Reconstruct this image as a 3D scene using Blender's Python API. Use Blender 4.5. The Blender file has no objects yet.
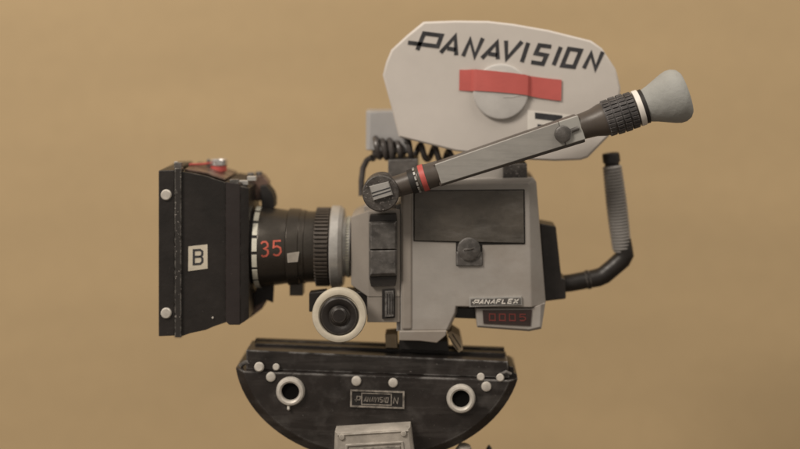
import bpy, bmesh, math, random
from mathutils import Vector, Matrix
random.seed(4)
S = 0.0005            # metres per design unit
D = 1300.0            # distance lens -> plane of the camera's centre line, design units
PX, PY = 440.0, 40.0  # level line of sight, design units
ZT = 620.0            # table top lies this far under the line of sight
C = bpy.context.scene.collection

def W(px, py, y=0.0):
    k = (D + y) / D
    return Vector(((px - PX) * k, y, (PY - py) * k))
def m_(v): return Vector((v.x * S, v.y * S, (v.z + ZT) * S))

# ------------------------------------------------------------------ materials
def nt(name):
    m = bpy.data.materials.new(name); m.use_nodes = True
    t = m.node_tree; b = t.nodes['Principled BSDF']
    return m, t, b
def node(t, kind, **kw):
    n = t.nodes.new(kind)
    for k, v in kw.items():
        if k in n.inputs: n.inputs[k].default_value = v
        else: setattr(n, k, v)
    return n
def ramp(t, src, lo, hi, c0=(0,0,0,1), c1=(1,1,1,1)):
    r = t.nodes.new('ShaderNodeValToRGB')
    r.color_ramp.elements[0].position = lo; r.color_ramp.elements[1].position = hi
    r.color_ramp.elements[0].color = c0; r.color_ramp.elements[1].color = c1
    t.links.new(src, r.inputs[0]); return r.outputs[0]
def mixc(t, fac, a, b):
    n = t.nodes.new('ShaderNodeMix'); n.data_type = 'RGBA'
    for sock, v in ((n.inputs[0], fac), (n.inputs[6], a), (n.inputs[7], b)):
        if isinstance(v, (int, float)): sock.default_value = v
        elif isinstance(v, tuple): sock.default_value = v if len(v) == 4 else (*v, 1)
        else: t.links.new(v, sock)
    return n.outputs[2]
def math_(t, op, a, b=None):
    n = t.nodes.new('ShaderNodeMath'); n.operation = op
    for s, v in zip(n.inputs, (a, b)):
        if v is None: continue
        if isinstance(v, (int, float)): s.default_value = v
        else: t.links.new(v, s)
    return n.outputs[0]

def paint(name, col, rough=0.5, metal=0.0, var=0.12, blotch=70, wear=None, wear_amt=0.6, wear_w=1.2,
          specks=None, speck_t=0.70, bump=0.15, bscale=260, streak=None, streak_c=None, spec=0.5, grime_sheen=None):
    m, t, b = nt(name)
    tc = t.nodes.new('ShaderNodeTexCoord')
    n1 = node(t, 'ShaderNodeTexNoise', Scale=blotch, Detail=5.0, Roughness=0.6)
    n2 = node(t, 'ShaderNodeTexNoise', Scale=bscale, Detail=4.0, Roughness=0.6)
    n3 = node(t, 'ShaderNodeTexNoise', Scale=900.0, Detail=2.0)
    for n in (n1, n2, n3): t.links.new(tc.outputs['Object'], n.inputs['Vector'])
    c = tuple(col)
    dk = tuple(x * (1 - var * 1.3) for x in c); lt = tuple(min(1, x * (1 + var)) for x in c)
    out = ramp(t, n1.outputs[0], 0.3, 0.7, (*dk, 1), (*lt, 1))
    if grime_sheen:
        g = ramp(t, n2.outputs[0], 0.52, 0.72)
        out = mixc(t, math_(t, 'MULTIPLY', g, grime_sheen[1]), out, tuple(grime_sheen[0]))
    if streak:
        mp = node(t, 'ShaderNodeMapping'); mp.inputs['Scale'].default_value = streak
        mp.inputs['Rotation'].default_value = (0, 0.35, 0)
        t.links.new(tc.outputs['Object'], mp.inputs[0])
        ns = node(t, 'ShaderNodeTexNoise', Scale=1.0, Detail=6.0, Roughness=0.65)
        t.links.new(mp.outputs[0], ns.inputs['Vector'])
        out = mixc(t, ramp(t, ns.outputs[0], 0.5, 0.75), out, tuple(streak_c))
    if specks:
        out = mixc(t, ramp(t, n3.outputs[0], speck_t, speck_t + 0.05), out, tuple(specks))
    if wear:
        bv = node(t, 'ShaderNodeBevel'); bv.samples = 6; bv.inputs['Radius'].default_value = wear_w * S
        ge = t.nodes.new('ShaderNodeNewGeometry')
        dt = t.nodes.new('ShaderNodeVectorMath'); dt.operation = 'DOT_PRODUCT'
        t.links.new(bv.outputs[0], dt.inputs[0]); t.links.new(ge.outputs['Normal'], dt.inputs[1])
        e = ramp(t, math_(t, 'SUBTRACT', 1.0, dt.outputs['Value']), 0.004, 0.06)
        nz = ramp(t, n2.outputs[0], 0.42, 0.62)
        out = mixc(t, math_(t, 'MULTIPLY', math_(t, 'MULTIPLY', e, nz), wear_amt), out, tuple(wear))
    t.links.new(out, b.inputs['Base Color'])
    b.inputs['Metallic'].default_value = metal
    b.inputs['Specular IOR Level'].default_value = spec
    rr = node(t, 'ShaderNodeMapRange'); rr.inputs[3].default_value = max(0.05, rough - 0.1); rr.inputs[4].default_value = min(1, rough + 0.13)
    t.links.new(n2.outputs[0], rr.inputs[0]); t.links.new(rr.outputs[0], b.inputs['Roughness'])
    bp = node(t, 'ShaderNodeBump', Strength=bump, Distance=0.0006)
    t.links.new(n2.outputs[0], bp.inputs['Height']); t.links.new(bp.outputs[0], b.inputs['Normal'])
    return m

BLK = (0.016, 0.0132, 0.0118)
M = {}
M['black']   = paint('black paint', BLK, 0.40, var=0.3, bump=0.3, wear=(0.22,0.20,0.18), wear_amt=0.55, specks=(0.12,0.11,0.10), speck_t=0.75)
M['blackmat']= paint('matte black', (0.014,0.012,0.011), 0.6, specks=(0.1,0.09,0.085), speck_t=0.74)
M['worn']    = paint('worn black rail', (0.026,0.023,0.021), 0.4, wear=(0.36,0.34,0.31), wear_amt=0.9, wear_w=1.8, specks=(0.26,0.24,0.22), speck_t=0.67, bscale=420)
M['purple']  = paint('brown black paint', (0.019,0.0135,0.013), 0.5, specks=(0.1,0.08,0.08), speck_t=0.76)
M['lens']    = paint('lens black', (0.060,0.053,0.045), 0.3, metal=0.6, var=0.15, bump=0.08, spec=0.6, wear=(0.12,0.1,0.08), wear_amt=0.5, wear_w=0.8)
M['rubber']  = paint('gear black', (0.05,0.04,0.032), 0.5, wear=(0.17,0.14,0.11), wear_amt=0.7, wear_w=0.8)
M['head']    = paint('head black', (0.021,0.0175,0.016), 0.32, var=0.45, blotch=42, wear=(0.34,0.33,0.32), wear_amt=0.95, wear_w=2.6, grime_sheen=((0.075,0.069,0.065),0.45), bscale=110, specks=(0.16,0.15,0.14), speck_t=0.73, bump=0.3, streak=(7,7,75), streak_c=(0.085,0.078,0.073))  # pale patches and streaks: scuffs and dust, plus sheen put into the colour
M['grey']    = paint('grey paint', (0.35,0.329,0.305), 0.42, var=0.09, wear=(0.44,0.42,0.39), wear_amt=0.7, bump=0.2, blotch=40, bscale=200, streak=(14,14,22), streak_c=(0.27,0.238,0.208))
M['greywarm']= paint('browner grey', (0.285,0.257,0.228), 0.42, var=0.09, wear=(0.44,0.42,0.39), wear_amt=0.7, bump=0.2, blotch=40, bscale=200, streak=(14,14,22), streak_c=(0.235,0.2,0.168))  # browner and darker than the main grey; front block, post and foot
M['greylt']  = paint('light grey paint', (0.40,0.395,0.395), 0.5, var=0.05, bump=0.1)
M['mag']     = paint('off white card', (0.56,0.525,0.488), 0.55, var=0.05, wear=(0.75,0.73,0.7), wear_amt=0.5, wear_w=1.6, bump=0.16, blotch=30, bscale=70)
M['disc']    = paint('scuffed silver disc', (0.52,0.505,0.485), 0.5, var=0.08, bump=0.15, streak=(30,30,160), streak_c=(0.44,0.43,0.41))
M['tape']    = paint('red tape', (0.51,0.108,0.095), 0.6, var=0.06, bump=0.12, bscale=500)
M['ink']     = paint('dark ink', (0.034,0.034,0.038), 0.55, var=0.35, blotch=300)
M['white']   = paint('white paint', (0.74,0.71,0.66), 0.45, var=0.05)
M['cream']   = paint('cream ring', (0.57,0.52,0.42), 0.55, var=0.12, wear=(0.7,0.66,0.58), wear_amt=0.5, bump=0.3)
M['ticks']   = paint('tick paint', (0.56,0.55,0.47), 0.5, var=0.2, blotch=200)
M['silver']  = paint('silver paint', (0.46,0.45,0.43), 0.38, metal=0.45, var=0.15, blotch=160, bump=0.2)
M['chrome']  = paint('bright metal', (0.75,0.73,0.72), 0.22, metal=0.9, var=0.05)
M['bolt']    = paint('pale bolt', (0.55,0.52,0.47), 0.45, metal=0.2, var=0.15, blotch=300)
M['panel']   = paint('dark panel', (0.088,0.078,0.066), 0.33, var=0.4, blotch=45, streak=(20,20,80), streak_c=(0.165,0.155,0.143), wear=(0.25,0.24,0.22), wear_amt=0.6, bump=0.35, bscale=320)  # pale streaks: smears, with the panel's soft sheen painted into the colour
M['groove']  = paint('dark groove', (0.012,0.01,0.009), 0.7)
M['bore_shade']    = paint('bore shade colour', (0.004,0.004,0.004), 0.8, spec=0.1)  # near-black face stands in for the shade inside the socket bores
M['dgrey']   = paint('dark grey plastic', (0.085,0.079,0.074), 0.4, var=0.4, blotch=150, wear=(0.34,0.33,0.32), wear_amt=0.85, wear_w=1.6, bump=0.45, grime_sheen=((0.16,0.15,0.145),0.6), bscale=330)
M['rgrey']   = paint('rough dark grey', (0.065,0.058,0.053), 0.42, var=0.5, blotch=220, bump=0.9, bscale=520, specks=(0.22,0.2,0.19), speck_t=0.64)
M['vfplate'] = paint('brushed grey plate', (0.325,0.315,0.295), 0.4, metal=0.15, var=0.08, streak=(30,30,420), streak_c=(0.25,0.245,0.23), wear=(0.55,0.54,0.5), wear_amt=0.7)
M['vfend']   = paint('pale plate end', (0.40,0.395,0.37), 0.4, metal=0.15, var=0.08)
M['vftube']  = paint('viewfinder tube', (0.075,0.062,0.052), 0.36, var=0.15, wear=(0.3,0.28,0.25), wear_amt=0.4, bump=0.06)
M['knurl']   = paint('knurled grip', (0.06,0.056,0.056), 0.42, var=0.2, wear=(0.30,0.29,0.29), wear_amt=0.75, wear_w=0.9)
M['eyecup']  = paint('grey eyecup foam', (0.315,0.32,0.305), 0.8, var=0.07, bump=0.5, bscale=330, blotch=100)
M['redring'] = paint('red ring', (0.5,0.09,0.078), 0.45, var=0.2)
M['redink']  = paint('red lettering', (0.5,0.105,0.07), 0.5, var=0.3, blotch=500)
M['reddim']  = paint('dim red lettering', (0.16,0.033,0.028), 0.5, var=0.2)
M['grip']    = paint('ribbed grey grip', (0.26,0.248,0.236), 0.4, var=0.15, blotch=60, wear=(0.32,0.31,0.3), wear_amt=0.5, wear_w=0.8)
M['cable']   = paint('grey black cable', (0.062,0.055,0.052), 0.32, var=0.4, blotch=120)
M['topbr']   = paint('brown top board', (0.125,0.08,0.062), 0.3, var=0.7, blotch=130)
M['wood']    = paint('raw wood tab', (0.42,0.33,0.22), 0.6, var=0.2, streak=(300,300,40), streak_c=(0.32,0.23,0.14))
M['darkglass']= paint('dark screen', (0.035,0.022,0.02), 0.3, var=0.2)
M['brack']   = paint('drybrushed grey bracket', (0.36,0.33,0.29), 0.5, var=0.22, blotch=110, wear=(0.6,0.57,0.52), wear_amt=0.8, bump=0.35)
M['engrave'] = paint('worn plate metal', (0.27,0.245,0.215), 0.45, metal=0.2, var=0.45, blotch=400, bump=0.5)
M['glass']   = paint('front glass', (0.02,0.02,0.03), 0.06, var=0.0, bump=0.0)

def wall_mat():
    m, t, b = nt('tan cardboard')
    tc = t.nodes.new('ShaderNodeTexCoord')
    mp = node(t, 'ShaderNodeMapping'); mp.inputs['Scale'].default_value = (3, 3, 16)
    t.links.new(tc.outputs['Object'], mp.inputs[0])
    a = node(t, 'ShaderNodeTexNoise', Scale=1.0, Detail=4.0)
    t.links.new(mp.outputs[0], a.inputs['Vector'])
    f = node(t, 'ShaderNodeTexNoise', Scale=120.0, Detail=4.0); t.links.new(tc.outputs['Object'], f.inputs['Vector'])
    c1 = ramp(t, a.outputs[0], 0.3, 0.7, (0.452,0.336,0.189,1), (0.520,0.387,0.217,1))
    c2 = mixc(t, math_(t, 'MULTIPLY', ramp(t, f.outputs[0], 0.4, 0.65), 0.25), c1, (0.39,0.289,0.162))
    t.links.new(c2, b.inputs['Base Color']); b.inputs['Roughness'].default_value = 0.75
    wv = node(t, 'ShaderNodeTexWave', Scale=70.0, Distortion=0.5); wv.bands_direction = 'X'
    t.links.new(tc.outputs['Object'], wv.inputs['Vector'])
    bp = node(t, 'ShaderNodeBump', Strength=0.05, Distance=0.001); t.links.new(wv.outputs[0], bp.inputs['Height'])
    t.links.new(bp.outputs[0], b.inputs['Normal'])
    return m
M['wall'] = wall_mat()
M['table'] = paint('plain tabletop', (0.085,0.065,0.048), 0.6, var=0.1, blotch=12)

# ------------------------------------------------------------------ mesh builder
class MB:
    def __init__(s): s.v = []; s.f = []; s.mi = []; s.sm = []
    def add(s, vs, fs, mat=0, smooth=False):
        o = len(s.v); s.v += [Vector(x) for x in vs]
        for f in fs: s.f.append([i + o for i in f]); s.mi.append(mat); s.sm.append(smooth)
        return s
    def stack(s, rings, yfar=None, mat=0, cap=True):
        """rings: [(outline, y)...] near to far; then straight back to yfar"""
        R = [[W(p[0], p[1], y) for p in o] for o, y in rings]
        if yfar is not None: R.append([Vector((p.x, yfar, p.z)) for p in R[-1]])
        return s.rings(R, mat, cap)
    def rings(s, R, mat=0, cap=True, smooth=False, closed=True):
        n = len(R[0]); vs = [p for r in R for p in r]; fs = []
        for k in range(len(R) - 1):
            for i in range(n if closed else n - 1):
                j = (i + 1) % n
                fs.append([k*n+i, k*n+j, (k+1)*n+j, (k+1)*n+i])
        s.add(vs, fs, mat, smooth)
        if cap:
            o = len(s.v) - len(vs)
            s.f.append([o + i for i in range(n)]); s.mi.append(mat); s.sm.append(False)
            s.f.append([o + (len(R)-1)*n + i for i in range(n)]); s.mi.append(mat); s.sm.append(False)
        return s
    def loft(s, secs, mat=0):
        """sections along x: (px, ytop, ybot, ynear, yfar)"""
        R = []
        for px, t, b, y0, y1 in secs:
            a = W(px, t, y0); c = W(px, b, y0)
            R.append([a, c, Vector((a.x, y1, c.z)), Vector((a.x, y1, a.z))])
        return s.rings(R, mat)
    def lathe(s, c, ax, prof, n=64, mat=0, cap=True, a0=0.0, a1=None):
        ax = Vector(ax).normalized()
        u = ax.cross(Vector((0, 0, 1)) if abs(ax.z) < 0.9 else Vector((1, 0, 0))).normalized(); w = ax.cross(u)
        R = [[c + ax * t + (u * math.cos(2*math.pi*i/n) + w * math.sin(2*math.pi*i/n)) * r for i in range(n)] for t, r in prof]
        vs = [p for r in R for p in r]; fs = []
        for k in range(len(R) - 1):
            for i in range(n):
                j = (i + 1) % n; fs.append([k*n+i, k*n+j, (k+1)*n+j, (k+1)*n+i])
        s.add(vs, fs, mat, True)
        if cap:
            o = len(s.v) - len(vs)
            for base in (0, (len(R)-1)*n):
                s.f.append([o + base + i for i in range(n)]); s.mi.append(mat); s.sm.append(False)
        return s
    def box3(s, o, u, v, w, mat=0):
        """box from corner-centre o with half axes u, v, w"""
        vs = [o + u*a + v*b + w*c for a in (-1,1) for b in (-1,1) for c in (-1,1)]
        return s.add(vs, [[0,1,3,2],[4,6,7,5],[0,4,5,1],[2,3,7,6],[0,2,6,4],[1,5,7,3]], mat)
    def tube(s, pts, rad, n=12, mat=0):
        R = []; up = None
        for i, p in enumerate(pts):
            d = (pts[min(i+1, len(pts)-1)] - pts[max(i-1, 0)]).normalized()
            if up is None: up = d.orthogonal().normalized()
            up = (up - d * up.dot(d)).normalized(); w = d.cross(up)
            r = rad[i] if isinstance(rad, (list, tuple)) else rad
            R.append([p + (up * math.cos(2*math.pi*k/n) + w * math.sin(2*math.pi*k/n)) * r for k in range(n)])
        return s.rings(R, mat, True, True)
    def ribbon(s, pts, wdt, fn, mat=0, closed=False, th=0.5):
        pts = [Vector(p) for p in pts]; n = len(pts); L = []; Rr = []
        for i in range(n):
            a = pts[i-1] if (i > 0 or closed) else None
            b = pts[(i+1) % n] if (i < n-1 or closed) else None
            d1 = (pts[i]-a).normalized() if a is not None else (b-pts[i]).normalized()
            d2 = (b-pts[i]).normalized() if b is not None else d1
            n1 = Vector((-d1.y, d1.x)); n2 = Vector((-d2.y, d2.x)); mm = (n1 + n2)
            if mm.length < 1e-4: mm = n1.copy()
            mm.normalize(); sc = min(1.9, 1 / max(0.3, mm.dot(n1)))
            L.append(pts[i] + mm * wdt/2 * sc); Rr.append(pts[i] - mm * wdt/2 * sc)
        vs = []; fs = []
        for off in (-th, 0.15):
            for q in (L, Rr): vs += [fn(p.x, p.y, off) for p in q]
        N = n
        for i in range(n if closed else n-1):
            j = (i+1) % n
            fs.append([i, j, N+j, N+i]); fs.append([2*N+i, 3*N+i, 3*N+j, 2*N+j])
            fs.append([i, 2*N+i, 2*N+j, j]); fs.append([N+i, N+j, 3*N+j, 3*N+i])
        if not closed:
            fs.append([0, N, 3*N, 2*N]); fs.append([n-1, 2*N+n-1, 3*N+n-1, N+n-1])
        return s.add(vs, fs, mat)
    def poly(s, pts, fn, mat=0, th=0.5):
        n = len(pts); vs = [fn(p[0], p[1], -th) for p in pts] + [fn(p[0], p[1], 0.15) for p in pts]
        fs = [list(range(n)), list(range(2*n-1, n-1, -1))] + [[i, (i+1)%n, n+(i+1)%n, n+i] for i in range(n)]
        return s.add(vs, fs, mat)

ROOTLOC = {}
def obj(name, mb, mats, parent=None, bevel=0.0, label=None, seg=2, recalc=True):
    if not isinstance(mats, (list, tuple)): mats = [mats]
    root = parent
    while root is not None and root.parent is not None: root = root.parent
    off = root.location if root is not None else Vector((0,0,0))
    me = bpy.data.meshes.new(name)
    me.from_pydata([m_(v) - off for v in mb.v], [], mb.f)
    for m in mats: me.materials.append(M[m])
    for p, mi, sm in zip(me.polygons, mb.mi, mb.sm): p.material_index = mi; p.use_smooth = sm
    if recalc:
        bm = bmesh.new(); bm.from_mesh(me); bmesh.ops.recalc_face_normals(bm, faces=bm.faces); bm.to_mesh(me); bm.free()
    me.set_sharp_from_angle(angle=math.radians(32))
    o = bpy.data.objects.new(name, me); C.objects.link(o)
    if parent is not None: o.parent = parent
    if bevel:
        b = o.modifiers.new('edge', 'BEVEL'); b.width = bevel * S; b.segments = seg; b.limit_method = 'ANGLE'
        b.angle_limit = math.radians(32); b.harden_normals = True; b.use_clamp_overlap = True
    if label: o['label'] = label
    return o
def thing(name, loc, label, cat, group=None):
    o = bpy.data.objects.new(name, None); C.objects.link(o); o.location = loc
    o.empty_display_size = 0.02; o['label'] = label; o['category'] = cat
    if group: o['group'] = group
    return o
def flat(y): return lambda px, py, off: W(px, py, y + off)
def disc_y(mb, px, py, y0, prof, n=32, mat=0):
    """round piece with its axis towards the viewer: prof = [(depth, radius)], depth from y0"""
    c = W(px, py, y0); k = (D+y0)/D; return mb.lathe(c, (0, 1, 0), [(t, q*k) for t, q in prof], n, mat)

# ------------------------------------------------------------------ lettering
GL = {  # strokes in a unit cell, y down; (points, closed)
 'P': [([(0.12,1),(0.12,0),(1,0),(1,0.62),(-0.35,0.62)],0)],
 'A': [([(0,1),(0.55,0),(0.9,1)],0), ([(0.25,0.68),(0.78,0.68)],0)],
 'N': [([(0,1),(0,0),(0.85,1),(0.85,0)],0)],
 'V': [([(0,0),(0.35,1),(0.95,0)],0)],
 'I': [([(0.2,0),(0.2,1)],0)],
 'S': [([(0.9,0),(0,0),(0,0.46),(0.85,0.52),(0.85,1),(0,1)],0)],
 'O': [([(0,0),(0.85,0),(0.85,1),(0,1)],1)],
 'F': [([(0,1),(0,0),(0.85,0)],0), ([(0,0.5),(0.7,0.5)],0)],
 'L': [([(0,0),(0,1),(0.8,1)],0)],
 'E': [([(0.85,0),(0,0),(0,1),(0.85,1)],0), ([(0,0.5),(0.7,0.5)],0)],
 'X': [([(0,0),(0.9,1)],0), ([(0.9,0),(0,1)],0)],
 'B': [([(0,0),(0.72,0),(0.98,0.12),(0.98,0.36),(0.8,0.48),(1,0.62),(1,0.86),(0.75,1),(0,1)],1), ([(0,0.48),(0.8,0.48)],0)],
 '3': [([(0.02,0.12),(0.25,0.01),(0.7,0),(0.95,0.15),(0.95,0.35),(0.45,0.47),(0.95,0.6),(0.97,0.82),(0.7,0.98),(0.25,1),(0,0.9)],0)],
 '5': [([(1,0),(0.12,0),(0.06,0.44),(0.5,0.36),(0.92,0.5),(0.97,0.78),(0.7,0.98),(0.3,1),(0,0.9)],0)],
 '0': [([(0,0),(0.9,0),(0.9,1),(0,1)],1)],
}
WD = {'I': 0.4}
def text(mb, s_, o, ux, uy, sw, fn, mat=0, gap=0.42, th=0.4):
    """o: top-left, ux: width vector of a cell, uy: height vector"""
    x = 0.0; o = Vector(o); ux = Vector(ux); uy = Vector(uy)
    for ch in s_:
        if ch == ' ': x += 0.7; continue
        for pts, cl in GL[ch]:
            mb.ribbon([o + ux * (x + p[0]) + uy * p[1] for p in pts], sw, fn, mat, bool(cl), th)
        x += WD.get(ch, 0.9) + gap

# ================================================================== SETTING
def plane(name, pts, mat):
    mb = MB(); mb.add(pts, [[0,1,2,3]]); o = obj(name, mb, mat, recalc=False); o['kind'] = 'structure'; return o
YW = 600.0
plane('backdrop_wall', [Vector((-2600,YW,-ZT-10)), Vector((2600,YW,-ZT-10)), Vector((2600,YW,1500)), Vector((-2600,YW,1500))], 'wall')
plane('tabletop', [Vector((-2200,-1200,-ZT)), Vector((2200,-1200,-ZT)), Vector((2200,YW-4,-ZT)), Vector((-2200,YW-4,-ZT))], 'table')  # unseen tabletop, added as a stand and for its bounce light

# ================================================================== MOVIE CAMERA
cam = thing('movie_camera', m_(W(425, 343, 0)), 'miniature grey and black film camera with off-white magazine, mounted on the black tripod head', 'movie camera')

# ---- body
b = MB()
b.stack([([(400.5,187),(405,185),(528,183.5),(529.5,186),(531.5,308),(456,307),(455,313),(450.5,323),(447,330.6),(400.5,331)], -44),
         ([(400.5,183.5),(405,181),(534,178.5),(536.5,182),(546,304),(458,305.6),(457,313),(452.5,323),(449,330.6),(400.5,331)], -33)], 42)
body = obj('body', b, 'grey', cam, 1.6)
# front turret block
b = MB(); b.loft([(351,217,285,-28,28),(368,211,297,-44,44),(400,209,297,-44,44)])
b.loft([(367.2,296,322.5,-43.2,43.2),(400,296,322.5,-43.2,43.2)])
b.loft([(364,206,212,-34,34),(399.6,204,212,-34,34)])
fb = obj('front_block', b, 'greywarm', cam, 0.9)
b = MB(); b.loft([(401.2,188,330.6,-45.6,40),(412.6,186,330.6,-45.6,40)]); obj('corner_post', b, 'greywarm', body, 3.0, seg=4)
b = MB(); b.loft([(396.5,205,331,-42,38),(402,203,331,-42,38)]); obj('seam', b, 'dgrey', body)
b = MB()
b.stack([([(371,224),(395,223),(395,249),(371,249.3)],-55),([(369,222),(397,221),(397,249.3),(369,249.6)],-52)],-43)
b.stack([([(371,250.6),(395,250.3),(395,273),(371,274)],-55),([(369,250.2),(397,249.9),(397,276),(369,277)],-52)],-43)
obj('motor_cover', b, 'dgrey', fb, 0.8)
b = MB()
b.stack([([(370,214.5),(396,213.5),(397,221),(369,222)],-50)],-43)
obj('motor_cap', b, 'black', fb, 0.8); b = MB()
b.stack([([(369,277),(397,276),(395.5,286),(371,287)],-49)],-43)
obj('motor_cap', b, 'black', fb, 0.8)
b = MB(); b.stack([([(382,290),(395,289),(395,318),(382,319)],-46)],-43.4, 0)
b.stack([([(385,291.5),(393.5,291),(393.5,316.5),(385,317)],-48.5)],-45.5, 1)
for k in range(3): b.stack([([(386.8+k*2.4,293.5),(387.8+k*2.4,293.5),(387.8+k*2.4,314.5),(386.8+k*2.4,314.5)],-49.3)],-48.3, 0)
obj('side_switch', b, ['blackmat','dgrey'], fb, 0.4)
# lower foot
b = MB()
b.stack([([(399,331),(447,330.6),(446,336),(437,343.5),(420,341.5),(399,341)],-46.5)],38)
obj('foot', b, 'greywarm', body, 1.4)
# door panel
b = MB()
b.stack([([(413.2,190.2),(524.8,189.2),(525.3,244.5),(482.4,245),(482.6,266.1),(456,266.3),(455.8,242.6),(413.2,241.6)],-44.5)],-40, 1)
b.stack([([(414.5,191.2),(523.6,190.2),(524.2,243.2),(414.5,240.6)],-46)],-43.5, 0)
dp = obj('door_panel', b, ['panel','groove'], body, 0.7)
b = MB()
b.stack([([(456.6,252),(481.9,252),(482,265.6),(456.6,265.8)],-46.5)],-43.5)
disc_y(b, 469, 249.5, -49, [(0,10.2),(0.8,11.6),(6,11.8)], 40)
b.poly([(463.5,249.6),(474,247.6),(474.2,249.2),(463.7,251.2)], flat(-49), 1, 0.8)
obj('latch', b, ['dgrey','rgrey'], body, 0.6)
# badge
b = MB()
b.stack([([(469,297.8),(521.5,296.6),(522,305),(469.3,307)],-46)],-43.5, 0)
b.stack([([(470.6,299),(520.6,298),(520.9,304.2),(470.9,305.7)],-46.6)],-45.5, 1)
text(b, 'PANAFLEX', (474.6,300.2), (4.35,-0.09), (-1.3,3.8), 1.0, flat(-46.6), 2)
obj('nameplate', b, ['silver','dgrey','white'], body, 0.0)
# display box underneath
b = MB()
b.stack([([(476,308.5),(531,308.2),(541,304),(540,327),(529,329.5),(478,326)],-41),
         ([(475,308),(531,308),(545.5,303),(541.5,329),(529,331.5),(477,327.5)],-38)],30)
db = obj('display_box', b, 'grey', cam, 0.8)
b = MB()
b.stack([([(482.5,310.4),(532,309.8),(530.5,326),(483.5,323.6)],-42)],-40, 0)
for k, ch in enumerate('0005'):
    x0 = 489.5 + k*10.0
    text(b, ch, (x0,314.0+k*0.1), (6.2,0.1), (0.1,6.4), 1.15, flat(-42), 1)
obj('display', b, ['darkglass','reddim'], db)
b = MB(); b.stack([([(448,308),(476,308),(476,319),(452,318)],-26)],26); obj('rear_underside', b, 'black', body, 0.6)
# blocks on top of the body
b = MB(); b.stack([([(388,160),(418,159),(418,187),(388,187)],-16)],26); obj('top_block', b, 'dgrey', body, 1.0)
b = MB(); b.stack([([(503,164.5),(527,163.5),(527.5,180.5),(503,181.5)],-24)],22); obj('top_catch', b, 'rgrey', body, 0.8)
b = MB(); b.stack([([(438,168),(504,163),(504,187),(438,187)],-18)],24); obj('magazine_seat', b, 'grey', body, 0.8)

# ---- lens
def LX(px): return px - PX
def lc(px, py=246.4): return Vector((px-PX, 0, PY-py))
lens_c = lc(0, 246.6); AX = (1, 0, 0)
b = MB(); b.lathe(lens_c, AX, [(262,39.6),(263.5,39.9),(289,36.2),(289.4,34)], 96); b.lathe(lens_c, AX, [(305,35.4),(318,35.0),(318.4,34)], 96)
lens = obj('lens', b, 'lens', cam)
b = MB(); b.lathe(lens_c, AX, [(256.5,38.6),(257,39.8),(262,39.4)], 96)
obj('front_ring', b, 'blackmat', lens)
b = MB()
for k in range(16):
    a0 = 2*math.pi*(k+0.1)/16; a1 = 2*math.pi*(k+0.9)/16; R = []
    for q in range(6):
        a = a0 + (a1-a0)*q/5; dy, dz = math.cos(a), math.sin(a)
        R.append([Vector((lens_c.x+257.4, dy*r, lens_c.z+dz*r)) if e == 0 else Vector((lens_c.x+262.2, dy*r, lens_c.z+dz*r)) for e, r in ((0,39.2),(1,39.2),(1,40.4),(0,40.5))])
    b.rings(R)
obj('tick_marks', b, 'ticks', lens)
b = MB(); b.lathe(lens_c, AX, [(289.2,36),(289.6,38.2),(301,37.6),(301.4,36.6),(306.4,36.4),(306.8,34)], 96)
lug = Vector((lens_c.x+297.2, 0, lens_c.z-41)); b.box3(lug, Vector((6.6,0,0)), Vector((0,9,0)), Vector((0,0,6.5)))
fr = obj('focus_ring', b, 'lens', lens, 0.5)
def cyl(r0, r1=None, x0=0, x1=1):
    def f(px, py, off):
        y = -r0
        for _ in range(6):
            p = W(px, py, y); r = r0 if r1 is None else r0 + (r1-r0)*min(1,max(0,(p.x+PX-x0)/(x1-x0)))
            h = p.z - lens_c.z; y = -math.sqrt(max(0.01, r*r-h*h))
        y += off; return W(px, py, y)
    return f
b = MB(); b.poly([(287,253.5),(299.4,251.6),(297.6,261.8),(287.6,262.6)], cyl(38.1), 0, 0.4); obj('index_mark', b, 'brack', fr)
b = MB()
cf = cyl(39.9, 36.2, 263, 289)
text(b, '3', (260.8,242.0), (7.0,-0.5), (0.6,14.6), 1.8, cf, 0, th=0.3); text(b, '5', (272.8,241.2), (8.0,-0.5), (0.4,14.4), 1.8, cf, 0, th=0.3)
obj('lens_lettering', b, 'redink', lens)
b = MB(); b.lathe(lens_c, AX, [(316.5,35),(317,36.8),(331,36.8),(331.4,35)], 96)
for k in range(57):
    a = 2*math.pi*k/57; rd = Vector((0, math.cos(a), math.sin(a))); tg = Vector((0, -math.sin(a), math.cos(a)))
    b.box3(Vector((lens_c.x+323.6, 0, lens_c.z)) + rd*37.6, Vector((6.6,0,0)), tg*1.15, rd*1.5)
obj('gear_ring', b, 'rubber', lens, 0.3)
b = MB(); b.lathe(lens_c, AX, [(331.6,34),(332,40.2),(333,41),(340.5,40.6),(344,38),(344.6,33),(344.8,29.5),(351.5,29.3)], 96)
mr = obj('mount_ring', b, 'silver', lens)
b = MB()
for k in range(64):
    a = 2*math.pi*k/64; rd = Vector((0, math.cos(a), math.sin(a))); tg = Vector((0, -math.sin(a), math.cos(a)))
    b.box3(Vector((lens_c.x+348.9, 0, lens_c.z)) + rd*29.5, Vector((1.5,0,0)), tg*0.75, rd*0.7)
obj('edge_glints', b, 'ticks', mr)  # pale blocks paint the specular dots along the ring's rear edge

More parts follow.
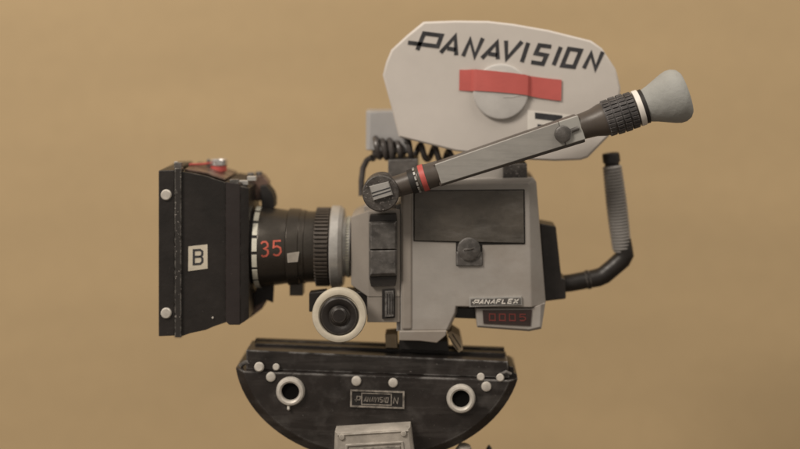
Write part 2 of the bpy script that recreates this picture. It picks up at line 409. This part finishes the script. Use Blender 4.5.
# ---- focus wheel
b = MB(); disc_y(b, 339, 316, -66, [(3,19.6),(0.6,21),(0,23.5),(0.8,26.4),(4,27.4),(8,27.4),(9,26),(9,19.6)], 72)
fw = obj('focus_wheel', b, 'cream', cam)
b = MB(); disc_y(b, 339, 316.6, -66, [(1.5,0.1),(1.5,8),(2.2,10.5),(0.5,13.5),(0.4,17.5),(2,19.4),(9,19.7)], 64)
disc_y(b, 339, 316, -68.5, [(0,0.1),(0,6.5),(1.4,8.2),(6,8.6)], 40)
obj('knob', b, 'black', fw)
b = MB(); disc_y(b, 341, 313, -57, [(0,14),(20,14)], 40); b.loft([(345,292,315,-34,-8),(368,292,315,-34,-8)])
b.loft([(309,293,312,-40,-26),(326,291,312,-40,-26)])
obj('gear_box', b, 'black', fw, 0.8)

# ---- matte box
b = MB()
b.loft([(180,171.5,337,-45,45),(190,172.6,333.5,-44.5,44.5),(206,176,330,-43,43),(214,178.8,326.5,-42,42),(226,182.6,322.5,-40.5,40.5)])
mb_ = obj('matte_box', b, ['black'], cam, 0.6)
b = MB(); b.loft([(158.5,170.5,336.5,-46,46),(174.6,170,335.8,-46,46)])
# open front mouth: frame look
fl = obj('front_frame', b, 'black', mb_, 0.8)
b = MB(); b.loft([(161.2,188,320,-33,33),(163,188,320,-33,33)]); obj('filter_glass', b, 'glass', mb_)
b = MB(); b.loft([(174.4,168,337.5,-48,-36),(181.4,168,337.8,-48,-36)]); obj('rail', b, 'worn', mb_, 0.9)
b = MB(); b.loft([(174.4,168,337.5,36,47),(181.4,168,337.5,36,47)]); obj('rail', b, 'worn', mb_, 0.9)
b = MB(); b.loft([(225.6,181.5,321.5,-42.5,42.5),(229,182.5,325,-43,43),(240,184,325,-43,43)]); obj('filter_stage', b, 'purple', mb_, 0.6)
b = MB(); b.loft([(239.8,186,324.5,-42,42),(244,187.2,322,-41,41),(249,188.5,318.5,-38,38)]); rp = obj('rear_stage', b, 'black', mb_, 0.6)
for yy in (195, 313.5):
    b = MB(); disc_y(b, 165.8, yy, -48.6, [(0,0.1),(0,4.4),(0.8,5.3),(3,5.5)], 28); obj('bolt', b, 'bolt', mb_)
b = MB(); disc_y(b, 212.5, 318, -43.6, [(0,0.1),(0,0.8),(1.2,1.1)], 12); obj('rivet', b, 'bolt', mb_)
fp = lambda px, py, off: W(px, py, -45.0 + (px-181)*0.1 + off)
b = MB(); b.poly([(188.4,246.4),(207.4,244.4),(207.6,268.6),(188.2,271.2)], fp, 0, 0.9)
text(b, 'B', (193.8,250.2), (8.6,-0.5), (-0.1,14.0), 2.1, lambda x, y, o: fp(x, y, o-0.8), 1)
obj('letter_label', b, ['cream','ink'], mb_)
# top board and its fittings
b = MB()
def top_y(px): # top line of the hood
    xs = [180,190,206,214,226,240,249]; ys = [171.5,172.6,176,178.8,182.6,184,188.5]
    for i in range(6):
        if px <= xs[i+1]: return ys[i] + (ys[i+1]-ys[i])*(px-xs[i])/(xs[i+1]-xs[i])
    return ys[-1]
def top_pt(px, y, h=0.0):
    k0 = (D-44)/D; return Vector(((px-PX)*k0, y, (PY-top_y(px))*k0 + h))
R = [[top_pt(x,-36,0.4), top_pt(x,-36,2.2), top_pt(x,38,2.2), top_pt(x,38,0.4)] for x in (183,192,206,214,224)]
b.rings(R); obj('top_board', b, 'topbr', mb_, 0.4)
b = MB(); b.tube([top_pt(182,-6,3.4), top_pt(192,2,4), top_pt(201,16,6)], 1.2, 8); obj('red_wire', b, 'redring', mb_)
b = MB(); kp = (209.6, 8)
b.lathe(top_pt(*kp,1), (0,0,1), [(0,8),(6.2,8)], 32, 1); b.lathe(top_pt(*kp,6.6), (0,0,1), [(0,8.4),(0.8,9),(5.6,9),(7,7.8),(7.3,0.1)], 40, 0)
obj('top_knob', b, ['chrome','redring'], mb_)
b = MB(); b.lathe(top_pt(198,22,2), (0,0,1), [(0,3.4),(6,3.4),(6.8,2.4)], 24); obj('screw', b, 'dgrey', mb_)
b = MB(); p = W(178.4,165.4,-40); b.box3(p, Vector((3.6,0,0)), Vector((0,3.4,0)), Vector((0,0,3.0))); obj('rail_cap', b, 'dgrey', mb_, 0.8)
b = MB(); p = W(176.2,162.6,-38); b.box3(p, Vector((1.8,0,0)), Vector((0,2,0)), Vector((0,0,1.2))); obj('rail_screw', b, 'silver', mb_, 0.5)
b = MB(); p = W(234.4,181.4,-38); b.box3(p, Vector((4.2,0,0)), Vector((0,3.4,0)), Vector((0,0,2.2))); obj('catch', b, 'dgrey', mb_, 0.6)
# rear fittings around the lens front
b = MB(); b.stack([([(244,184),(249,178),(262,175),(268,182),(268,196),(262,201),(247,200)],8)],26); obj('rear_bracket', b, 'topbr', mb_, 0.8)
b = MB(); b.stack([([(247,292),(262,292),(270,296),(262,309),(250,318),(246,318)],4)],26); obj('rear_bracket', b, 'topbr', mb_, 0.8)
b = MB(); b.stack([([(260,186),(266,185.5),(272,193),(274,199),(274,208),(262,214)],-4)],20); obj('rear_clamp', b, 'blackmat', mb_, 0.7)
b = MB(); b.stack([([(258,284),(274,284),(273,303),(266,300),(252,309),(250,306)],0)],3.6); obj('rear_clamp', b, 'blackmat', mb_, 0.7)
for x, y, yy in ((251,176,12),(259,175,20)):
    b = MB(); b.lathe(W(x,y,yy), (0,0,1), [(-2,3.6),(3,3.6),(3.6,2.6)], 20); obj('rear_screw', b, 'dgrey', mb_)
b = MB(); b.lathe(Vector((0,0,PY-246.6)), (1,0,0), [(249-PX,36),(256.8-PX,36)], 48); obj('lens_collar', b, 'blackmat', mb_, 0.6)
for x,y in ((252,178.4),(244,182.5)):
    b = MB(); b.box3(W(x,y,-26), Vector((4.5,0,0)), Vector((0,3,0)), Vector((0,0,2.4))); obj('rear_latch', b, 'silver', mb_, 0.8)

# ---- magazine
MO = [(423.4,21.6),(455,20.4),(487.6,20.8),(512.5,23.6),(548,29.8),(591,40.4),(602,48),(615.8,69),(620.6,88),(618,118),(609,136),(588,157.5),(581,160),(555,161),(525,159.6),(456,151.2),(398.8,137),(391.5,108),(382.6,75),(386,62),(391.2,49.6),(407,35)]
mc = (500, 91)
inset = [(mc[0]+(x-mc[0])*0.986, mc[1]+(y-mc[1])*0.976) for x, y in MO]
b = MB(); b.stack([(inset,-22),(MO,-20.2)], 22)
mag = obj('magazine', b, 'mag', cam, 0.7)
mf = flat(-22)
b = MB()
LET = [([(417.3,49.8),(424,33.2),(441.6,35.4),(437.6,46.2),(408,42.4)],0),
 ([(440.6,52.6),(455.2,36),(456.2,55)],0),([(447.2,48.2),(455.8,49.6)],0),
 ([(463,56),(470.2,39.6),(474.6,56.4),(482.8,38)],0),
 ([(481.8,58.2),(497,42.2),(497.8,59)],0),([(488.6,53.6),(497.4,55)],0),
 ([(506,40.4),(506.6,58.6),(522,41.4)],0),([(528.2,42.6),(521.8,62)],0),
 ([(551.2,46.6),(539.4,45),(535.8,53.2),(546.6,55.2),(542.8,63.8),(531.2,62)],0),
 ([(560.8,46.8),(553.6,65)],0),([(569,48.6),(580.8,50.4),(574,66.8),(562.2,65.4)],1),
 ([(583.8,68.2),(591.2,53.4),(595.4,68.8),(602.8,51.6)],0)]
for pts, cl in LET: b.ribbon(pts, 4.1, mf, 0, bool(cl), 0.4)
obj('lettering', b, 'ink', mag)
b = MB(); disc_y(b, 501, 91.8, -27, [(0,0.1),(0.05,25.2),(0.5,26.8),(1.7,27.8),(6,28.2)], 72)
b.poly([(503,97.4),(508,95.2),(515,94.6),(520,96),(512,97.4)], flat(-27), 0, 0.35)
obj('spool_cover', b, 'disc', mag)
b = MB(); R = []
for x, yt, yb, yd in ((459.6,69.6,90.2,-22.4),(466,69.8,90.8,-22.5),(471.4,69.4,91,-23.2),(474.4,69.3,90.8,-26.6),(477,69.4,90.6,-27.6),(495,71.0,91.8,-27.6),(512,72.8,93.2,-27.7),(525.4,74.6,94.8,-27.8),(528.2,75.4,95.4,-27.0),(530.4,76,96,-23.6),(540,77.4,98,-22.9),(552,78.8,99.8,-22.7),(561.6,79.8,100.8,-23.4)):
    R.append([W(x,yt,yd-0.45), W(x-0.4,yb,yd-0.45), W(x-0.4,yb,yd+0.3), W(x,yt,yd+0.3)])
b.rings(R); obj('red_tape', b, 'tape', mag)
b = MB()
b.poly([(527.5,110),(571,115),(570,140),(527.5,136)], mf, 0, 0.3)
b.poly([(535,112.4),(562.4,115.4),(562,121.8),(535,118.6)], lambda x,y,o: mf(x,y,o-0.3), 1, 0.25)
b.poly([(537.5,124),(549,125.4),(549,130),(537.5,128.6)], lambda x,y,o: mf(x,y,o-0.3), 1, 0.25)
obj('data_label', b, ['white','ink'], mag)
# grey box behind the magazine front
b = MB(); b.stack([([(370,112),(410,111),(410,153),(369,150)],6),([(366,110.8),(410,110.8),(410,154),(365.8,150)],12)], 44)
obj('magazine_motor', b, 'greylt', cam, 1.0)

# ---- coiled cable
b = MB(); pts = []
for a in ((361.5,196,-2),(361.5,180,0),(363,168,2),(367,160,0)): pts.append(W(*a))
ctr = [(372,149),(380,148),(388,149.5),(396,150.2),(408,149),(424,152),(441,155.5),(458,159)]
N = 190
def lerp_path(f):
    i = min(len(ctr)-2, int(f*(len(ctr)-1))); u = f*(len(ctr)-1)-i
    return (ctr[i][0]+(ctr[i+1][0]-ctr[i][0])*u, ctr[i][1]+(ctr[i+1][1]-ctr[i][1])*u)
ph = -1.2
for k in range(N):
    f = k/(N-1); cx, cy = lerp_path(f)
    a = -2.2 + 2*math.pi*8.2*f; r = 9.6 - 3.2*f + 1.0*math.sin(k*0.13)
    p = W(cx, cy, 2); pts.append(Vector((p.x + 0.6*math.sin(k*.31), p.y + r*math.cos(a), p.z + r*math.sin(a))))
b.tube(pts, 3.0, 10); obj('coiled_cable', b, 'cable', cam)

# ---- viewfinder
YV = -62.0; kv = (D+YV)/D
A0 = W(381, 191.5, YV); vd = Vector((0.951, 0, 0.308)).normalized(); vu = Vector((-vd.z, 0, vd.x)); vy = Vector((0,1,0))
def T(px): return (px-381)/0.951*kv
def R_(r): return r*kv
b = MB()
b.lathe(A0, vd, [(T(440),R_(12.4)),(T(428),R_(12.6)),(T(426.5),R_(13.2)),(T(420),R_(13)),(T(419),R_(11.8)),(T(408),R_(11.2)),(T(384),R_(10.4))], 48)
vf = obj('viewfinder', b, 'vftube', cam)
b = MB(); c = W(380.5,193.5,-76); b.lathe(c, (0,1,0), [(0,16.2),(0.8,17.2),(5,17.6),(32,17.4)], 56)
el = obj('elbow', b, 'rgrey', vf, 0.4)
b = MB(); q = [(369,186.4),(388.6,181.4),(393,195),(373.4,201)]
b.stack([([(370,186.8),(388,182.2),(392,194.6),(374,200)],-79.5),(q,-78)],-75.5, 0)
def qq(u, v):
    return (q[0][0]*(1-u)*(1-v)+q[1][0]*u*(1-v)+q[2][0]*u*v+q[3][0]*(1-u)*v, q[0][1]*(1-u)*(1-v)+q[1][1]*u*(1-v)+q[2][1]*u*v+q[3][1]*(1-u)*v)
for v0 in (0.44, 0.66):
    b.poly([qq(0.02,v0), qq(0.98,v0-0.03), qq(0.98,v0+0.05), qq(0.02,v0+0.08)], flat(-79.5), 1, 0.3)
obj('name_tab', b, ['silver','ink'], vf)
b = MB(); b.lathe(A0, vd, [(T(421),R_(12)),(T(421),R_(13.5)),(T(426),R_(13.7)),(T(426),R_(12))], 56); obj('red_ring', b, 'redring', vf)
b = MB(); b.lathe(A0, vd, [(T(410),R_(11)),(T(410),R_(12.3)),(T(415.5),R_(12.5)),(T(415.5),R_(11))], 56, 0)
for k in range(14):
    a = 2*math.pi*k/14; rd = vu*math.cos(a)+vy*math.sin(a); tg = vy*math.cos(a)-vu*math.sin(a)
    b.box3(A0 + vd*T(416.6) + rd*R_(12.3), vd*0.9, tg*1.6, rd*0.5, 1)
obj('scale_ring', b, ['blackmat','silver'], vf)
def bar(mb, x0, x1, h0t, h0b, h1t, h1b, y0, y1, mat=0):
    R = []
    for x, ht, hb in ((x0,h0t,h0b),(x1,h1t,h1b)):
        c = A0 + vd*T(x)
        R.append([c+vu*R_(ht)+vy*y0, c-vu*R_(hb)+vy*y0, c-vu*R_(hb)+vy*y1, c+vu*R_(ht)+vy*y1])
    return mb.rings(R, mat)
b = MB(); bar(b, 436, 580, 10.6, 12.6, 13.2, 15, -9, 14); obj('relay_core', b, 'vftube', vf, 1.2)
b = MB(); bar(b, 438, 561, 10.4, 10.4, 12.7, 11.6, -12, -8); fpz = obj('face_plate', b, 'vfplate', vf, 0.9)
b = MB(); bar(b, 561.2, 580.5, 12.9, 11.8, 13.0, 12.0, -12.4, -8); obj('end_plate', b, 'vfend', vf, 1.0)
b = MB(); pc = W(563,134,YV-13); b.lathe(pc, (0,1,0), [(-3.6,0.1),(-3.4,6.2),(-2.4,7.8),(2,8.3)], 32)
b.lathe(pc + Vector((0,0,0)), (0.93,0,0.36), [(0,2.2),(16,2.0)], 12)
obj('clamp_screw', b, 'dgrey', vf)
b = MB(); b.lathe(A0, vd, [(T(579),R_(12.8)),(T(584),R_(13.2)),(T(593),R_(14)),(T(602),R_(16.6)),(T(606),R_(16.8)),(T(637),R_(16.2))], 64); obj('eyepiece_tube', b, 'vftube', vf)
b = MB(); b.lathe(A0, vd, [(T(604),R_(15.6)),(T(604.5),R_(17)),(T(618),R_(17.6)),(T(635),R_(16.6)),(T(635.5),R_(15))], 64)
for r in range(4):
    for k in range(26):
        a = 2*math.pi*k/26; rd = vu*math.cos(a)+vy*math.sin(a); tg = vy*math.cos(a)-vu*math.sin(a)
        x = 608.6+7.6*r; rr = (17.5,18.2,18.2,17.6)[r]
        b.box3(A0 + vd*T(x) + rd*R_(rr), vd*3.05, tg*1.55, rd*0.9)
obj('knurled_ring', b, 'knurl', vf, 0.45)
b = MB(); b.lathe(A0, vd, [(T(636.2),R_(14)),(T(636.2),R_(17.8)),(T(637),R_(18.3)),(T(641),R_(18.3)),(T(641.4),R_(17.8)),(T(641.4),R_(14))], 64); obj('white_ring', b, 'white', vf)
b = MB(); b.lathe(A0, vd, [(T(641.6),R_(14)),(T(641.6),R_(17.4)),(T(645),R_(17.6)),(T(645.2),R_(14))], 64); obj('black_ring', b, 'blackmat', vf)
b = MB(); b.lathe(A0, vd, [(T(645),R_(13)),(T(645.2),R_(16.4)),(T(652),R_(18.7)),(T(660),R_(22.2)),(T(668),R_(25.7)),(T(673),R_(27.2)),(T(678),R_(27.2)),(T(683),R_(25)),(T(685.6),R_(21.5)),(T(685.6),R_(17)),(T(681),R_(13.5)),(T(668),R_(11)),(T(668),R_(0.1))], 72)
obj('eyecup', b, 'eyecup', vf)

# ---- rear handle
b = MB()
b.stack([([(540,223.5),(556,226.5),(561.5,278),(565.5,279),(566,299),(545,301.5)],-17)],16)
hb = obj('rear_handle', b, 'black', cam, 1.2)
pts = [W(556,284.5,0), W(570,283,0), W(588,279.6,0), W(598,277.6,0), W(604,275,0), W(613,267.5,0), W(622,259.5,0), W(624.6,254.5,0), W(623.6,249,0), W(622,240,0)]
b = MB(); b.tube(pts, [8.6,8.6,8.7,9,9,8.9,9.2,9.4,9.2,9], 28)
b.lathe(pts[2], (pts[3]-pts[2]), [(-2,8.7),(-1.6,9.5),(1.6,9.5),(2,8.7)], 32)
obj('handle_bar', b, 'black', hb)
g0 = W(621.8,249,0); g1 = W(610.6,153,0); ga = (g1-g0); gl = ga.length; ga.normalize()
prof = [(-2,8.5)]; nr = 27; L0 = gl-13
for k in range(nr):
    t0 = L0*k/nr; r = 9.6 + 0.9*math.sin(math.pi*min(1,k/nr*1.05))
    prof += [(t0,r-1.0),(t0+L0/nr*0.25,r+0.2),(t0+L0/nr*0.66,r+0.2),(t0+L0/nr*0.9,r-1.0)]
prof += [(L0+0.5,8)]
b = MB(); b.lathe(g0, ga, prof, 40); gr = obj('grip', b, 'grip', hb)
b = MB(); b.lathe(g0, ga, [(L0-1,7),(L0+3,7.4),(L0+4,8.8),(gl-2,8.8),(gl,8),(gl,5.2),(gl-1,4.8),(gl-1,0.1)], 40); obj('grip_cap', b, 'black', hb)

# ================================================================== TRIPOD HEAD
base = Vector((W(378,400,0).x, 0, -ZT))
head = thing('tripod_head', m_(base), 'black half-round rocker tripod head with two silver ring sockets, under the film camera', 'tripod head')
def arc(a, bb, cx, cy, tl, tr, n=40):
    """half ellipse cut by the sloped top line through tl and tr"""
    t0 = math.asin(max(-1, min(1, (tl[1]-cy)/bb))); t1 = math.asin(max(-1, min(1, (tr[1]-cy)/bb)))
    pts = []
    for k in range(n+1):
        t = (math.pi - t0) + (t1 - (math.pi - t0))*k/n
        pts.append((cx + a*math.cos(t), cy + bb*math.sin(t)))
    return pts
outer = arc(143.5,108,378,355,(236,367.5),(520,378.5)); inner = arc(136.5,100.5,378,355,(243,371.5),(516,380.5))
b = MB(); b.stack([(inner,-46),(outer,-38)], 46)
rk = obj('rocker', b, 'head', head, 0.9)
b = MB(); b.stack([([(246,350),(508,361.5),(509.5,378.5),(246,369.6)],-41)], 0); tb = obj('top_block', b, 'head', head, 1.0)
b = MB(); b.stack([([(255,343.4),(505,353.4),(505.4,360.6),(255,348.2)],-22)], -9)
b.stack([([(255,339.4),(504.5,348.6),(504.6,358),(255,348)],-9)], -1); obj('sliding_plate', b, 'black', head, 0.6)
b = MB(); b.stack([([(399,341.2),(447,341.6),(449,351.5),(399,349.5)],-30)], 20); obj('mounting_shoe', b, 'blackmat', head, 0.6)
b = MB(); b.stack([([(385,334.5),(397,333.5),(397.5,348.5),(385.6,348)],-24)], 0); obj('spacer_tab', b, 'wood', head, 0.8)
b = MB(); b.stack([([(447.4,332.6),(451.6,331.2),(460,336.6),(463,350),(458.8,352.8),(453,346)],-27)], 6, 0)
for k in range(2): b.ribbon([(448.6+k*3.6,336+k*-2.2),(458+k*3,350-k*2.5)], 1.0, flat(-27), 1, False, 0.4)
obj('spacer_tab', b, ['wood','groove'], head, 0.5, label='angled striped wooden spacer tab')
def screw(px, py, y, r, mat='bolt', slot=True):
    b = MB(); disc_y(b, px, py, y-2.6, [(0.5,0.1),(0.2,r*0.6),(0.8,r*0.9),(1.6,r),(3.4,r*1.02)], 28, 0)
    obj('screw', b, mat, head)
for a in ((270.5,377.6,-46,4.8),(486.4,387.2,-46,5.0),(356.2,381.6,-46,4.9),(393,383.4,-46,4.7)): screw(*a)
def stud(px, py, r, h, y=-41, up=0.0):
    b = MB(); c = W(px, py, y)
    b.lathe(c, (0,-1,0.15+up), [(-2,r*0.55),(h*0.5,r*0.55),(h*0.55,r*0.95),(h*0.8,r),(h,r*0.75),(h,0.1)], 24)
    obj('stud', b, 'bolt', head)
stud(260,366.4,4.8,8); stud(276.6,366.6,3.4,5); stud(480.6,376.4,3.8,6); stud(500,377.2,3.9,6)
b = MB(); b.tube([W(240.5,366,-36), W(244,363,-37), W(249,361.5,-40)], [2.4,2.2,2.4], 10); obj('side_pin', b, 'dgrey', head)
b = MB(); b.tube([W(500,374.5,-43), W(506,371.8,-46), W(511,373.8,-44)], [1.5,1.6,1.3], 10); obj('lever', b, 'dgrey', head)
b = MB(); b.stack([([(509,366),(513.5,367.5),(514,372.5),(517,374.5),(517.5,379.5),(509,379)],-34)], 10); obj('end_stop', b, 'black', head, 0.6)
for px, py in ((290,392.4),(461,399.8)):
    b = MB(); disc_y(b, px, py, -51, [(6,8.6),(1.0,9.2),(0,11),(0.4,13),(2,14.2),(6,14.6)], 56, 0)
    disc_y(b, px, py, -46.6, [(0,0.1),(0,9.0),(2,9.0)], 40, 1)
    obj('socket_ring', b, ['bolt','bore_shade'], head)
b = MB(); b.lathe(W(288.6,407.4,-48), (0,-0.5,-1), [(-1,1.6),(2,1.4),(3,0.4)], 14); obj('set_pin', b, 'bolt', head)
# name plate
yp = -46
b = MB()
b.stack([([(350.4,389.2),(404.6,391),(404.4,409.4),(350,407.4)],-47.2)], -45.5, 1)
b.ribbon([(351.2,390.4),(403.6,392.2),(403.4,408.2),(351,406.2)], 1.8, flat(-47.2), 0, True, 0.8)
b.ribbon([(361.8,393.2),(391.4,394.2),(391.2,405.4),(361.6,404.4)], 1.1, flat(-47.2), 0, True, 0.6)
text(b, 'P', (356.6,396.4), (3.9,0.13), (-1.0,5.6), 1.0, flat(-47.2), 0, th=0.6)
text(b, 'ANAVISIO', (364.6,397.0), (2.62,0.1), (-0.7,4.6), 0.85, flat(-47.2), 0, th=0.6)
text(b, 'N', (394.4,397.6), (4.6,0.15), (-1.0,6.0), 1.0, flat(-47.2), 0, th=0.6)
obj('nameplate', b, ['engrave','groove'], head)
# grey bracket at the bottom front
b = MB()
b.stack([([(337.5,433.5),(408,429.2),(412,462),(336,462)],-66),([(334.8,431.4),(410.4,426.8),(415,463),(333.6,463)],-63)], -40, 0)
b.ribbon([(345.4,466),(346.6,445.6),(402,442.4),(404.6,466)], 2.2, flat(-66), 0, False, 1.4)
b.ribbon([(337.2,435.4),(408.6,431)], 1.6, flat(-66), 0, False, 1.0)
bk = obj('bracket', b, 'brack', head, 0.8)
b = MB(); b.stack([([(350,449),(400,446),(402,462),(349,462)],-67.2)], -65.5, 0); obj('bracket_panel', b, 'engrave', bk, 0.6)
for px, py in ((341.6,437.6),(403.6,434)):
    b = MB(); disc_y(b, px, py, -68, [(0,0.1),(0.2,2.4),(1,3),(3,3.2)], 20); obj('bracket_rivet', b, 'brack', bk)
b = MB(); b.lathe(W(357.5,428.6,-52), (0,0,1), [(-1,3),(1.4,2.6),(1.6,0.1)], 16); obj('bracket_rivet', b, 'brack', bk)
# clamp parts seen at the lower edge
b = MB(); b.lathe(W(463,456,-30), (0.15,-0.2,1), [(-8,9),(6,8.4),(11,6),(12,0.1)], 24); obj('lock_knob', b, 'brack', head)
b = MB(); b.lathe(W(489,458,-10), (0,0,1), [(-8,4.5),(4,4),(10,2.6),(13,0.5)], 20); obj('level_pin', b, 'black', head)
# cradle, column and foot below
b = MB(); b.stack([([(330,458),(440,458),(430,505),(340,505)],-36)], 36); obj('cradle', b, 'head', head, 2)
b = MB(); cb = Vector((base.x, 0, -ZT)); b.lathe(cb, (0,0,1), [(0,70),(6,70),(10,64),(16,30),(30,22),(150,22),(165,34)], 64); obj('column', b, 'black', head)

# ================================================================== CAMERA, LIGHT
cd = bpy.data.cameras.new('Camera'); co = bpy.data.objects.new('Camera', cd); C.objects.link(co)
co.location = m_(Vector((0, -D, 0))); co.rotation_euler = (math.radians(90), 0, 0)
cd.sensor_width = 36; cd.lens = 36 * D / 800.0
cd.shift_x = (400-PX)/800.0; cd.shift_y = -(224.5-PY)/800.0
cd.clip_start = 0.02; cd.clip_end = 50
cd.dof.use_dof = True; cd.dof.focus_distance = (D-76)*S; cd.dof.aperture_fstop = 2.6
bpy.context.scene.camera = co

def lamp(name, loc, target, size, power, col, sy=None):
    l = bpy.data.lights.new(name, 'AREA'); l.shape = 'RECTANGLE'; l.size = size; l.size_y = sy or size; l.energy = power; l.color = col
    o = bpy.data.objects.new(name, l); C.objects.link(o); o.location = loc
    o.rotation_euler = (Vector(target) - Vector(loc)).to_track_quat('-Z', 'Y').to_euler(); return o
ctr_ = m_(W(400,230,0))
lamp('key_lamp', ctr_ + Vector((-0.98, -1.0, 1.2)), ctr_, 0.5, 26.5, (1.0,0.90,0.79))
lamp('top_fill', ctr_ + Vector((0.75, -0.45, 1.5)), ctr_ + Vector((0.1, 0.2, 0)), 0.8, 13.6, (1.0,0.90,0.79))  # unseen fill light added at upper right to brighten the lower wall
w = bpy.data.worlds.new('World'); bpy.context.scene.world = w; w.use_nodes = True
w.node_tree.nodes['Background'].inputs[0].default_value = (1.0,0.90,0.78,1); w.node_tree.nodes['Background'].inputs[1].default_value = 0.335
sc = bpy.context.scene
sc.view_settings.view_transform = 'Standard'; sc.view_settings.look = 'None'; sc.view_settings.exposure = 0; sc.view_settings.gamma = 1
